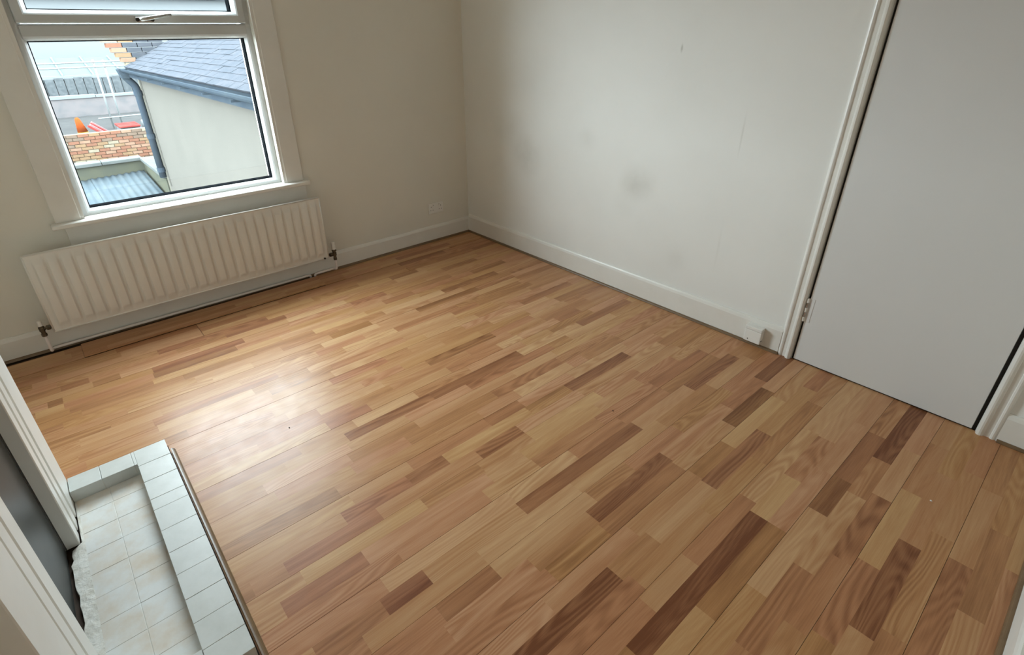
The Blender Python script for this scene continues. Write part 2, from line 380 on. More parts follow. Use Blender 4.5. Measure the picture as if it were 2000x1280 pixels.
# --- walls and ceiling
def struct(name, bm, m, label, cat, parent=None, **k):
    o = obj(name, bm, m, parent, **k); return tag(o, label, cat, kind='structure')
b = BM()
box(b, LX-.1, WX0, 0, .28, -.06, CZ); box(b, WX1, .1, 0, .28, -.06, CZ)
box(b, WX0, WX1, 0, .28, -.06, WZ0-.03); box(b, WX0, WX1, 0, .28, WZ1, CZ)
struct('wall_back', b, M_BACK, 'cream painted wall around the window above the radiator', 'wall')
b = BM()
box(b, 0, .06, DY0, 0, -.06, CZ); box(b, 0, .06, NY-.1, DY1, -.06, CZ); box(b, 0, .06, DY1, DY0, DZ, CZ); box(b, .06, .2, NY-.1, .0, -.06, CZ)
struct('wall_right', b, M_RIGHT, 'off-white wall with grey smudges between the corner and the door', 'wall')
struct('wall_left', bx(LX-.1, LX, NY, 0, -.06, CZ), M_LEFT, 'painted alcove wall beside the chimney breast', 'wall')
struct('wall_chimney', bx(LX, BX, -2.75, -1.42, -.02, CZ), M_LEFT, 'painted chimney breast behind the fire surround', 'wall')
struct('wall_front', bx(LX-.1, .2, NY-.1, NY, -.06, CZ), M_LEFT, 'painted wall opposite the window', 'wall')
struct('ceiling', bx(LX-.1, .2, NY-.1, .28, CZ, CZ+.1), M_CEIL, 'white painted ceiling of the empty room', 'ceiling')

# --- skirting boards, brown floor beading
def skirt_x(name, x0, x1, yw, s, h, label):      # along X on a wall at y=yw, projecting s*
    t = .016*s
    pts = [(x0, yw, 0), (x0, yw+t, 0), (x0, yw+t, h-.022), (x0, yw+t*.75, h-.008), (x0, yw+t*.45, h), (x0, yw, h)]
    return struct(name, prism(BM(), pts, (x1-x0, 0, 0)), M_TRIM, label, 'skirting')
def skirt_y(name, y0, y1, xw, s, h, label):
    t = .016*s
    pts = [(xw, y0, 0), (xw+t, y0, 0), (xw+t, y0, h-.022), (xw+t*.75, y0, h-.008), (xw+t*.45, y0, h), (xw, y0, h)]
    return struct(name, prism(BM(), pts, (0, y1-y0, 0)), M_TRIM, label, 'skirting')
skirt_x('baseboard_back', LX, 0, 0, -1, .135, 'white skirting board along the window wall')
skirt_y('baseboard_right', -2.746, -.016, 0, -1, .155, 'white skirting board between the corner and the door frame')
skirt_y('baseboard_door_side', NY, -3.668, 0, -1, .140, 'short white skirting board on the latch side of the door')
skirt_x('baseboard_front', LX, -.016, NY, 1, .14, 'white skirting board under the wall opposite the window')
skirt_y('baseboard_left', -1.42, -.016, LX, 1, .14, 'white skirting board in the alcove')
def bead(name, p0, p1, n, r, label):
    """quarter-round strip from p0 to p1 against a wall whose inward normal is n"""
    p0, p1, n = Vector(p0), Vector(p1), Vector(n)
    pts = [p0] + [p0 + r*(math.cos(a)*n + math.sin(a)*Vector((0, 0, 1))) for a in [math.pi/2*k/5 for k in range(6)]]
    return struct(name, prism(BM(), pts, p1-p0), M_BEAD, label, 'beading')
bead('trim_1', (-3.42, -.016, 0), (-.017, -.016, 0), (0, -1, 0), .014, 'brown quarter-round beading at the foot of the window wall')
bead('trim_2', (-.016, -.03, 0), (-.016, -2.75, 0), (-1, 0, 0), .013, 'brown quarter-round beading at the foot of the smudged wall')
bead('trim_3', (-.016, -3.672, 0), (-.016, NY+.03, 0), (-1, 0, 0), .012, 'short brown beading beside the door frame')
bead('trim_4', (LX+.02, NY+.016, 0), (-.017, NY+.016, 0), (0, 1, 0), .014, 'brown quarter-round beading under the wall opposite the window')
bead('trim_5', (-2.708, -1.39, 0), (-2.708, -2.62, 0), (1, 0, 0), .016, 'brown wooden beading along the front of the hearth')

# --- window: uPVC frame with a fixed pane below and a top-hung vent above
win = thing('window_1', (WX0, .06, WZ0), 'white plastic window with one large fixed pane and a top vent', 'window', kind='structure')
TR0, TR1 = 1.567, 1.640        # transom
obj('outer_frame', ring_sweep(BM(), WX0, WX1, WZ0, WZ1, [(0, .105), (0, .030), (.022, .030), (.030, .036), (.042, .058), (.042, .105)]), M_UPVC, win)
b = BM(); prism(b, [(WX0+.03, .105, TR0), (WX0+.03, .105, TR1), (WX0+.03, .036, TR1), (WX0+.03, .030, TR1-.008), (WX0+.03, .030, TR0+.020), (WX0+.03, .036, TR0+.010), (WX0+.03, .058, TR0)], (WX1-WX0-.06, 0, 0))
obj('transom', b, M_UPVC, win)
SX0, SX1, SZ0, SZ1 = WX0+.026, WX1-.026, TR1+.004, WZ1-.024
sash = obj('vent_sash', ring_sweep(BM(), SX0, SX1, SZ0, SZ1, [(0, .095), (0, .018), (.004, .014), (.036, .014), (.043, .020), (.058, .050), (.058, .095)]), M_UPVC, win)
def pane(x0, x1, z0, z1, y, par):
    obj('glass_pane', bx(x0-.004, x1+.004, y, y+.004, z0-.004, z1+.004), M_GLASS, par)
    obj('rubber_gasket', ring_sweep(BM(), x0-.002, x1+.002, z0-.002, z1+.002, [(0, .112), (0, y-.003), (.0065, y-.003), (.0075, .112)]), M_RUB, par)
pane(WX0+.042, WX1-.042, WZ0+.042, TR0, .066, win)
pane(SX0+.058, SX1-.058, SZ0+.058, SZ1-.058, .060, sash)
# handle of the vent
hz = SZ0+.016; hxc = -2.075
hb = BM(); box(hb, hxc-.065, hxc+.02, .004, .014, hz-.012, hz+.012)
handle = obj('window_handle', hb, M_CHROME, sash, bevel=.004)
tube(b := BM(), [(hxc-.04, .004, hz), (hxc-.04, -.020, hz), (hxc-.03, -.026, hz+.002), (hxc+.10, -.034, hz+.024)], [.010, .011, .0095, .0075], 12)
obj('lever', b, M_CHROME, handle, smooth=True)
for sx in (-.058, .012):
    tube(b := BM(), [(hxc+sx, .006, hz-.001), (hxc+sx, -.004, hz-.001)], .0085, 12); obj('screw_cap', b, M_DARK, handle)
# timber sill board
b = BM(); prism(b, [(-2.815, .032, .700), (-2.815, -.052, .697), (-2.815, -.060, .692), (-2.815, -.060, .676), (-2.815, -.054, .670), (-2.815, .0, .668), (-2.815, .032, .668)], (1.425, 0, 0))
obj('window_sill', b, M_TRIM, win, bevel=.002)
b = BM(); box(b, -2.762, -1.412, -.018, .0, .50, .668)
obj('apron_board', b, M_TRIM, win, bevel=.003)
# architrave and lining
b = ring_sweep(BM(), -2.792, -1.420, .699, WZ1+.13, [(0, 0), (0, -.018), (.003, -.021), (.112, -.021), (.116, -.018), (.116, 0)], closed=False)
struct('trim_6', b, M_TRIM, 'flat white wooden architrave round the window', 'architrave')
b = ring_sweep(BM(), -2.676, -1.536, .699, WZ1+.014, [(0, .034), (0, -.016), (.016, -.016), (.016, .034)], closed=False)
struct('trim_7', b, M_TRIM, 'narrow white lining strip between window frame and architrave', 'window lining')

# --- door with moulded architrave
door = thing('door_1', (0, DY0, 0), 'plain flush white door hinged beside the smudged wall', 'door', kind='structure')
obj('door_leaf', bx(-.006, .034, -3.584, -2.8265, .007, DZ-.006), M_DOOR, door, bevel=.0015)
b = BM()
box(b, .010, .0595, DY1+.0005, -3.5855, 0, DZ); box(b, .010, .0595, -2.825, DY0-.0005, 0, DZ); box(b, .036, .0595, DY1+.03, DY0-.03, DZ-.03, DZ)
obj('gap_shade_strip', b, M_DARK, door)  # near-black strips: shade of the gaps round the leaf put in as colour
obj('threshold_shade', bx(.030, .06, DY1+.03, DY0-.03, -.004, .012), M_DARK, door)  # dark block that colours in the shade under the door
for hz0 in (.234, 1.69):
    h = obj('hinge', bx(-.0075, -.0062, -2.850, -2.827, hz0, hz0+.13), M_DOOR, door)
    for k in range(5):
        tube(b := BM(), [(-.010, -2.8215, hz0+.026*k+.001), (-.010, -2.8215, hz0+.026*k+.025)], .0068, 10)
        obj('knuckle', b, M_CHROME if k % 2 else M_TRIM, h, smooth=False)
A_PROF = [(0, 0), (0, -.012), (.006, -.017), (.012, -.019), (.018, -.017), (.021, -.012), (.040, -.013), (.043, -.020), (.050, -.025), (.057, -.026), (.064, -.022), (.068, -.012), (.068, 0)]
b = ring_sweep(BM(), -3.668, -2.746, 0, DZ+.075, A_PROF, closed=False, plane='x')
struct('trim_8', b, M_TRIM, 'moulded white architrave round the flush door', 'architrave')

# ================================================================== RADIATOR
RX0, RX1, RZ0, RZ1, RY = -2.980, -1.376, .143, .590, -.118
rad = thing('radiator', ((RX0+RX1)/2, -.02, RZ0), 'long white ribbed panel radiator under the window sill', 'radiator')
NR = 26; pitch = (RX1-RX0-.05)/NR
xs = [(RX0, 0), (RX0+.006, 0)]
for i in range(NR):
    c = RX0+.025+pitch*(i+.5)
    for d, q in ((-.5, 0), (-.43, .05), (-.35, .85), (-.27, 1), (.27, 1), (.35, .85), (.43, .05)): xs.append((c+d*pitch, q))
xs += [(RX1-.006, 0), (RX1, 0)]
zs = [(RZ0, 0), (RZ0+.030, 0), (RZ0+.046, .75), (RZ0+.060, 1), (RZ1-.062, 1), (RZ1-.048, .75), (RZ1-.034, 0), (RZ1, 0)]
b = BM(); grid = [[b.verts.new((x, RY-.014*q*zq, z)) for (z, zq) in zs] for (x, q) in xs]
for c0, c1 in zip(grid, grid[1:]):
    for k in range(len(zs)-1): b.faces.new((c0[k], c1[k], c1[k+1], c0[k+1]))
obj('front_panel', b, M_RAD, rad, smooth=True)
obj('rear_panel', bx(RX0+.004, RX1-.004, RY+.0005, RY+.016, RZ0+.004, RZ1-.003), M_RAD, rad, bevel=.004)
b = BM(); tube(b, [(RX0+.002, RY+.002, RZ1-.002), (RX1-.002, RY+.002, RZ1-.002)], .0055, 10); obj('top_seam', b, M_RAD, rad, smooth=True)
b = BM(); tube(b, [(RX0+.002, RY+.002, RZ0+.003), (RX1-.002, RY+.002, RZ0+.003)], .0050, 10); obj('bottom_seam', b, M_RAD, rad, smooth=True)
for xx in (RX0, RX1):
    b = BM(); tube(b, [(xx, RY+.002, RZ0+.004), (xx, RY+.002, RZ1-.004)], .0048, 10); obj('side_seam', b, M_RAD, rad, smooth=True)
for xx in (RX0+.25, RX1-.25):
    obj('wall_bracket', bx(xx-.02, xx+.02, RY+.015, -.001, RZ0+.04, RZ1-.05), M_RAD, rad)
b = BM(); tube(b, [(RX1-.030, RY-.001, RZ0+.006), (RX1-.030, RY-.006, RZ0+.006)], .007, 10); obj('drain_plug', b, M_DARK, rad)
# left lockshield valve
vx, vy, vz = -3.028, -.085, .168
v = obj('radiator_valve', tube(BM(), [(vx, vy, vz-.030), (vx, vy, vz-.012), (vx, vy, vz-.011), (vx, vy, vz+.012), (vx, vy, vz+.013), (vx, vy, vz+.020)], [.011, .011, .014, .014, .010, .009], 14), M_BRASS, rad)
obj('union_nut', tube(BM(), [(vx+.008, vy, vz), (vx+.020, vy, vz), (vx+.021, vy, vz), (vx+.038, vy, vz), (vx+.039, vy, vz), (RX0+.02, vy-.02, vz)], [.009, .009, .015, .015, .009, .009], 6), M_BRASS, v)
obj('compression_nut', tube(BM(), [(vx, vy, vz-.044), (vx, vy, vz-.028)], .0135, 6), M_BRASS, v)
obj('valve_cap', tube(BM(), [(vx, vy, vz+.019), (vx, vy, vz+.045), (vx, vy, vz+.050)], [.0115, .0105, .007], 14), M_PLAST, v)
# right valve with white head
vx2, vz2 = -1.315, .150
v = obj('radiator_valve', tube(BM(), [(vx2, vy, vz2-.030), (vx2, vy, vz2-.012), (vx2, vy, vz2-.011), (vx2, vy, vz2+.012), (vx2, vy, vz2+.013), (vx2, vy, vz2+.024)], [.011, .011, .015, .015, .011, .010], 14), M_BRASS, rad)
obj('union_nut', tube(BM(), [(vx2-.008, vy, vz2), (vx2-.018, vy, vz2), (vx2-.019, vy, vz2), (vx2-.036, vy, vz2), (vx2-.037, vy, vz2+.004), (RX1-.02, vy-.02, vz2+.012)], [.009, .009, .015, .015, .009, .009], 6), M_BRASS, v)
obj('compression_nut', tube(BM(), [(vx2, vy, vz2-.046), (vx2, vy, vz2-.028)], .0135, 6), M_BRASS, v)
obj('valve_collar', tube(BM(), [(vx2, vy, vz2+.022), (vx2, vy, vz2+.030), (vx2, vy, vz2+.031), (vx2, vy, vz2+.036)], [.017, .017, .013, .013], 12), M_BRASS, v)
obj('valve_cap', tube(BM(), [(vx2, vy, vz2+.034), (vx2, vy, vz2+.036), (vx2, vy, vz2+.088), (vx2, vy, vz2+.094)], [.010, .015, .0135, .009], 16), M_PLAST, v)
# painted supply pipes
o = obj('supply_pipe', tube(BM(), bent([(vx, vy, vz-.030), (vx, vy, .024), (vx+.002, -.036, .021), (-1.535, -.036, .019), (-1.505, -.036, .019), (-1.500, -.036, -.004)], .022), .0078, 12), M_PIPE, rad, smooth=True)
o = obj('supply_pipe', tube(BM(), bent([(vx2, vy, vz2-.030), (vx2, vy, .030), (vx2-.004, -.044, .022), (-1.445, -.040, .019), (-1.466, -.040, .019), (-1.472, -.040, -.004)], .018), .0078, 12), M_PIPE, rad, smooth=True)

# ================================================================== SOCKETS
sx, sz, sw, sh = -.348, .281, .146, .086
so = thing('double_socket', (sx, 0, sz-sh/2), 'white double power socket on the window wall near the corner', 'socket')
obj('face_plate', bx(sx-sw/2, sx+sw/2, -.011, 0, sz-sh/2, sz+sh/2), M_PLAST, so, bevel=.0035)
for s in (-1, 1):
    c = sx + s*.036
    r = obj('rocker_switch', bx(c-s*.008-.006, c-s*.008+.006, -.0155, -.0105, sz+.008, sz+.032), M_PLAST, so, bevel=.001)
    obj('red_flash', bx(c-s*.008-.004, c-s*.008+.004, -.0158, -.0154, sz+.026, sz+.030), M_DARK, r)
    obj('pin_hole', bx(c+s*.012-.002, c+s*.012+.002, -.0116, -.0106, sz+.010, sz+.019), M_DARK, so)
    for t in (-.011, .011):
        obj('pin_hole', bx(c+s*.006+t-.0033, c+s*.006+t+.0033, -.0116, -.0106, sz-.016, sz-.012), M_DARK, so)
tb = thing('junction_box', (-.03, -2.612, .028), 'small white surface box on the skirting next to the door frame', 'box')
obj('back_box', bx(-.052, -.016, -2.657, -2.567, .028, .100), M_PLAST, tb, bevel=.003)
obj('lid', bx(-.054, -.016, -2.658, -2.566, .102, .122), M_PLAST, tb, bevel=.003)
obj('screw', tube(BM(), [(-.0515, -2.590, .044), (-.0535, -2.590, .044)], .003, 8), M_DARK, tb)
obj('cable_hole', tube(BM(), [(-.036, -2.6565, .046), (-.036, -2.6580, .046)], .005, 8), M_DARK, tb)

# ================================================================== FIREPLACE
FY0, FY1 = -1.370, -2.556       # outer edges of the surround
OY0, OY1 = -1.700, -2.205       # opening
FX = -3.058
su = thing('fire_surround', (BX, (FY0+FY1)/2, 0), 'white painted wooden fire surround with grooved legs standing on the hearth', 'fire surround')
def leg(y_out, y_in):
    s = 1 if y_out > y_in else -1
    L = abs(y_out-y_in)
    prof = [(0, BX), (0, FX-.003), (.003, FX), (.175, FX), (.180, FX-.012), (.192, FX-.014), (.197, FX-.002), (.250, FX-.002), (.256, FX-.012), (.268, FX-.014), (.274, FX-.003), (L-.003, FX-.003), (L, FX-.006), (L, BX)]
    return prism(BM(), [(x, y_out-s*d, .003) for d, x in prof], (0, 0, .897))
obj('leg', leg(FY0, OY0), M_SURR, su); obj('leg', leg(FY1, OY1), M_SURR, su)
obj('header', bx(BX, FX, FY1, FY0, .90, 1.12), M_SURR, su, bevel=.003)
obj('mantel_shelf', bx(BX, FX+.06, FY1-.03, FY0+.03, 1.12, 1.15), M_SURR, su, bevel=.004)
obj('top_rail', bx(BX, FX-.003, OY1, OY0, .74, .90), M_SURR, su, bevel=.002)
o = obj('fireplace_panel', bx(BX+.001, BX+.009, OY1+.006, OY0-.008, .004, .738), M_PANEL, bevel=.001)
tag(o, 'dark grey sheet closing the fireplace opening between the white legs', 'panel')

HX0, HX1, HY0, HY1, KH = -3.088, -2.716, -1.368, -2.502, .058
he = thing('hearth', ((HX0+HX1)/2, (HY0+HY1)/2, 0), 'white painted tiled hearth with a raised kerb round it', 'hearth')
KI = -2.832                       # inner edge of the front kerb
KF, KN_ = -1.462, -2.408          # inner edges of the end kerbs
b = BM(); box(b, FX+.002, KI, KN_, KF, -.0, .0050); box(b, KI+.001, HX1-.001, HY1+.001, HY0-.001, 0, KH-.0014); box(b, FX+.002, KI+.001, KF+.001, HY0-.001, 0, KH-.007); box(b, FX+.002, KI+.001, HY1+.001, KN_-.001, 0, KH-.007)
obj('kerb_core', b, M_GROUT, he)
def tile(x0, x1, y0, y1, z0, z1, m, j=.0009):
    bm = bx(x0+j, x1-j, y0+j, y1-j, z0, z1)
    dz = RND.uniform(-.0004, .0004); tx, ty = RND.uniform(-.005, .005), RND.uniform(-.005, .005)
    cxm, cym = (x0+x1)/2, (y0+y1)/2
    for v in bm.verts:
        if v.co.z > z1-1e-4: v.co.z += dz + tx*(v.co.x-cxm) + ty*(v.co.y-cym)
    return obj('tile', bm, m, he, bevel=.0009)
ys = [HY0, -1.480, -1.594, -1.708, -1.772, -1.890, -2.005, -2.112, -2.222, -2.318, -2.416, HY1]
for a, c in zip(ys, ys[1:]): tile(KI, HX1, c, a, .0, KH, M_TILE, .0006)
for xa, xb in ((-3.056, -2.952), (-2.952, -2.842), (-2.842, KI)):
    if xb-xa > .03: tile(xa, xb, KF, HY0, .0, KH-.001, M_TILE)
    else: tile(xa, xb, KF, HY0, .0, KH-.001, M_TILE, .0002)
for xa, xb in ((-3.056, -2.952), (-2.952, KI)): tile(xa, xb, HY1, KN_, .0, KH-.002, M_PLASTER if xa < -3 else M_TILE)
yy = [KF, -1.555, -1.662, -1.770, -1.877, -1.984, -2.092, -2.199, -2.306, KN_]
for a, c in zip(yy, yy[1:]):
    for xa, xb in ((-3.050, -2.942), (-2.942, KI)): tile(xa, xb, c, a, .0, .0062, M_TILE2, .0005)
# broken plaster edge against the fireplace opening
b = BM(); rr = random.Random(4); n = 40; top = []
for i in range(n+1):
    y = KF + (KN_-KF)*i/n
    inside = OY1 < y < OY0
    xe = HX0 + (rr.uniform(-.002, .004) if inside else .0) - (.006 if inside and abs(y+1.86) < .07 else 0)
    if not inside: xe = FX+.001
    top.append([b.verts.new((xe, y, -.001)), b.verts.new((xe+.002, y, .0055+rr.uniform(0, .002))), b.verts.new((xe+.5*(-3.048-xe), y, .006+rr.uniform(0, .002))), b.verts.new((-3.047, y, .0064)), b.verts.new((-3.047, y, -.001))])
for A, B in zip(top, top[1:]):
    for k in range(5): b.faces.new((A[k], A[(k+1) % 5], B[(k+1) % 5], B[k]))
b.faces.new(top[0]); b.faces.new(top[-1][::-1])
obj('plaster_edge', b, M_PLASTER, he)
# ragged dark line down the joint behind the far leg
b = BM(); prev = None
for i in range(31):
    z = .006+.70*i/30; w = .004+.006*rr.random()
    q = [b.verts.new(p) for p in ((BX+.0095, OY0-.001, z), (BX+.0095, OY0-.001-w, z), (BX+.012, OY0-.001, z))]
    if prev:
        for k in range(3): b.faces.new((prev[k], prev[(k+1) % 3], q[(k+1) % 3], q[k]))
    prev = q
obj('dark_joint_line', b, M_DARK, su)

o = obj('crumb', tube(BM(), [(-.6116, -3.5833, 0), (-.6110, -3.5835, .002), (-.6105, -3.5836, .0035)], [.0035, .004, .002], 7), M_CRUMB); tag(o, 'tiny white plaster crumb on the floor near the door', 'crumb')
for (x, y, lb) in ((-2.2674, -1.5761, 'tiny dark grit speck on the glossy patch of floor before the hearth'), (-1.077, -2.4657, 'tiny dark grit speck on a pale floor stave in mid-room')):
    o = obj('grit', tube(BM(), [(x, y, 0), (x+.0006, y, .0016), (x+.001, y, .0026)], [.003, .0034, .0015], 7), M_DARK); tag(o, lb, 'grit')


# ================================================================== OUTSIDE THE WINDOW
GZ = -3.0
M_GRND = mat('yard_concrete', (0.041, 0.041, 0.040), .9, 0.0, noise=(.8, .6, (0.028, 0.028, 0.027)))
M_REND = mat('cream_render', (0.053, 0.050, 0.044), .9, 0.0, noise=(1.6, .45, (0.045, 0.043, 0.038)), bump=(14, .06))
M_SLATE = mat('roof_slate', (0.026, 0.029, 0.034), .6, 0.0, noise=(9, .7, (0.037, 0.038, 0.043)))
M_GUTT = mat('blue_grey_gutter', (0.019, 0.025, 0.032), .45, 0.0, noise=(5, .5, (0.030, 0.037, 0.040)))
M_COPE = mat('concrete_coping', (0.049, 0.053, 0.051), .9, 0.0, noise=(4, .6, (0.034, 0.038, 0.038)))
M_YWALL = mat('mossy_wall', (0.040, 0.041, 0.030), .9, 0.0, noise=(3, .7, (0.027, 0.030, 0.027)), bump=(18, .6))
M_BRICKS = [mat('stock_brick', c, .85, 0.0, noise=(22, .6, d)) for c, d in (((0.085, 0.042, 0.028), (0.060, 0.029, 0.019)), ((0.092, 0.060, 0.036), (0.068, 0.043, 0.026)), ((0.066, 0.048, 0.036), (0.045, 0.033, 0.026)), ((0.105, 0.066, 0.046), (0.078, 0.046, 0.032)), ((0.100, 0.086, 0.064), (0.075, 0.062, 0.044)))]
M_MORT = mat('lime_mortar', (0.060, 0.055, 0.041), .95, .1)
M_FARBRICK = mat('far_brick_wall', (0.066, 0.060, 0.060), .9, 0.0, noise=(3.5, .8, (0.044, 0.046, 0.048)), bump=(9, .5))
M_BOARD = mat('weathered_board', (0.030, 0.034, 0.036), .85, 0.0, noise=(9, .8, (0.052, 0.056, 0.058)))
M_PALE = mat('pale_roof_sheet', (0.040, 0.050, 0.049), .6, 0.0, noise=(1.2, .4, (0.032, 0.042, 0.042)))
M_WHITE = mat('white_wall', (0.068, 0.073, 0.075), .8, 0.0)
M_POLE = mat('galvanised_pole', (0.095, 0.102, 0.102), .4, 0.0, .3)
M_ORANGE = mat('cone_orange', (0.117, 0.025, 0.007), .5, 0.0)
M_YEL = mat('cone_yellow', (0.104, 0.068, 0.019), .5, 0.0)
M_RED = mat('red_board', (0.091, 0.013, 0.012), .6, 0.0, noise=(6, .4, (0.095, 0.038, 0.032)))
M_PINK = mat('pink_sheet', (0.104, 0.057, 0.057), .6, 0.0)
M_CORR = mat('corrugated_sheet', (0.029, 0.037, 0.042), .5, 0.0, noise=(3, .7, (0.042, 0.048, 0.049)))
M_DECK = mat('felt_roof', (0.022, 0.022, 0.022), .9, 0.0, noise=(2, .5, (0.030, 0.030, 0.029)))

o = obj('ground', bx(-30, 30, .28, 60, GZ-.2, GZ), M_GRND); tag(o, 'grey concrete back yards below the window', 'ground', kind='structure')

# --- neighbour's rear wing
NX = -1.0
nb = thing('neighbour_house', (NX+1, 4.2, GZ), 'cream rendered house wing with a slate roof and blue-grey gutter outside the window', 'house')
obj('rendered_wall', bx(NX, 2.6, .42, 8.0, GZ, 1.10), M_REND, nb)
obj('corner_trim', bx(NX-.012, NX+.01, 7.80, 7.88, -.9, 1.0), M_REND, nb)
ex, ez, rx_, rz_ = NX-.14, 1.13, -.22, 1.60
b = prism(BM(), [(ex, .42, ez-.03), (ex, .42, ez), (rx_, .42, rz_-.012), (2.7, .42, 1.2), (2.7, .42, 1.1)], (0, 7.58, 0))
roof = obj('roof', b, M_SLATE, nb)
sl = Vector((rx_-ex, 0, rz_-ez)); sll = sl.length; ang = math.atan2(rz_-ez, rx_-ex)
tbm = BM(); prism(tbm, [(0, 0, 0), (.16, 0, .0), (.16, 0, .006), (0, 0, .014)], (0, .246, 0))
tme = bpy.data.meshes.new('roof_tile'); bmesh.ops.recalc_face_normals(tbm, faces=tbm.faces); tbm.to_mesh(tme); tbm.free(); tme.materials.append(M_SLATE)
rw = wpos(roof)
for c in range(9):
    for k in range(30):
        y = .44+k*.25+(.125 if c % 2 else 0)
        if y > 7.8: continue
        t = bpy.data.objects.new('roof_tile', tme); link(t); t.parent = roof
        p0 = Vector((ex-.02, y, ez)) + sl*(c*.108/sll*1.0)
        t.location = p0-rw + Vector((0, 0, .004*RND.random())); t.rotation_euler = (0, -ang+RND.uniform(-.02, .02), RND.uniform(-.01, .01))
b = BM(); tube(b, [(rx_, .42, rz_+.005), (rx_, 7.98, rz_+.005)], .05, 10); obj('ridge_tile', b, M_SLATE, nb)
b = BM(); n = 8
for s in (0,):
    la = [(ex-.055+.062*math.cos(math.pi+math.pi*k/n), .42, ez-.012+.062*math.sin(math.pi+math.pi*k/n)) for k in range(n+1)]
    prism(b, la + [(x+(.006 if x < ex-.055 else -.006), y, z+.004) for x, y, z in la[::-1]], (0, 7.60, 0))
obj('gutter', b, M_GUTT, nb)
obj('fascia', bx(ex-.004, ex+.018, .42, 8.0, ez-.15, ez-.01), M_GUTT, nb)
obj('soffit', bx(ex, NX, .42, 8.0, ez-.15, ez-.135), M_GUTT, nb)
for k in range(8):
    obj('gutter_bracket', bx(ex-.12, ex-.004, .9+k*.95, .925+k*.95, ez-.09, ez-.07), M_GUTT, nb)
b = BM(); tube(b, bent([(ex-.055, 7.93, ez-.06), (ex-.055, 7.93, ez-.14), (NX-.075, 7.93, ez-.30), (NX-.075, 7.93, -.74)], .06), .058, 14)
dp = obj('downpipe', b, M_GUTT, nb, smooth=True)
for z in (.72, .0, -.6):
    b = BM(); tube(b, [(NX-.075, 7.93, z-.04), (NX-.075, 7.93, z+.04)], .068, 14); obj('pipe_collar', b, M_GUTT, dp)
obj('hopper', prism(BM(), [(ex-.15, 7.84, ez-.02), (ex+.04, 7.84, ez-.02), (ex+.0, 7.84, ez-.17), (ex-.11, 7.84, ez-.17)], (0, .18, 0)), M_GUTT, dp, bevel=.008)
# corbelled brick kneeler at the far end of the eaves
kn = obj('gable_core', bx(NX+.02, .3, 8.02, 8.22, GZ, 1.06), M_MORT, nb)
for r in range(9):
    zz = 1.06+r*.075; x0 = NX-.06-.05*r
    for k in range(4):
        x = x0+k*.225
        if x > NX+.15+.075*r: continue
        obj('brick', bx(x, x+.215, 8.0, 8.22, zz, zz+.066), RND.choice(M_BRICKS) if k == 0 or (k == 1 and r > 5) else M_SLATE, kn, bevel=.004, seg=1)

# --- yard walls in front of the wing
yw = thing('yard_wall', (-3.2, 10.6, GZ), 'mossy yard wall with a grey coping below the downpipe', 'wall')
obj('wall_face', bx(-7, NX, 10.5, 10.72, GZ, -.83), M_YWALL, yw)
obj('side_wall', bx(NX-.0, NX+.22, 8.24, 10.49, GZ, -.83), M_YWALL, yw)
for k in range(8): obj('coping_stone', bx(-7+k*.75, -7+k*.75+.742, 10.45, 10.77, -.83+RND.uniform(0, .01), -.755), M_COPE, yw, bevel=.01)
for k in range(3): obj('coping_stone', bx(NX-.05, NX+.27, 8.24+k*.735, 8.24+k*.735+.73, -.83, -.757), M_COPE, yw, bevel=.01)

# --- lean-to with corrugated sheets
lt = thing('lean_to_shed', (-3.2, 8.2, GZ), 'low lean-to with pale blue corrugated roof sheets inside the mossy yard wall', 'shed')
obj('shed_wall', bx(-6.6, -1.25, 6.2, 10.35, GZ, -1.42), M_YWALL, lt)
for k in range(6):
    x0 = -6.7+k*.93; b = BM(); cols = []
    for i in range(40):
        x = x0+i*(1.0/39); w = .012*math.sin(2*math.pi*i/39*8)
        col = []
        for j, (y, z) in enumerate(((6.0, -1.36), (7.7, -1.24), (9.1, -1.14), (10.42, -1.05))):
            zz = z + w + (.012 if k % 2 else 0) + .02*math.sin(2.1*x+j)
            col.append((b.verts.new((x, y, zz)), b.verts.new((x, y, zz-.006))))
        cols.append(col)
    for A, B in zip(cols, cols[1:]):
        for j in range(3):
            b.faces.new((A[j][0], B[j][0], B[j+1][0], A[j+1][0])); b.faces.new((A[j][1], A[j+1][1], B[j+1][1], B[j][1]))
        b.faces.new((A[0][0], A[0][1], B[0][1], B[0][0])); b.faces.new((A[3][0], B[3][0], B[3][1], A[3][1]))
    for C in (cols[0], cols[-1]):
        for j in range(3): b.faces.new((C[j][0], C[j+1][0], C[j+1][1], C[j][1]))
    obj('roof_sheet', b, M_CORR, lt, smooth=True)
for y in (7.7, 9.1):
    b = BM(); box(b, -6.7, -1.15, y-.03, y+.03, -1.33 if y < 8 else -1.22, -1.28 if y < 8 else -1.17); obj('roof_batten', b, M_BOARD, lt)

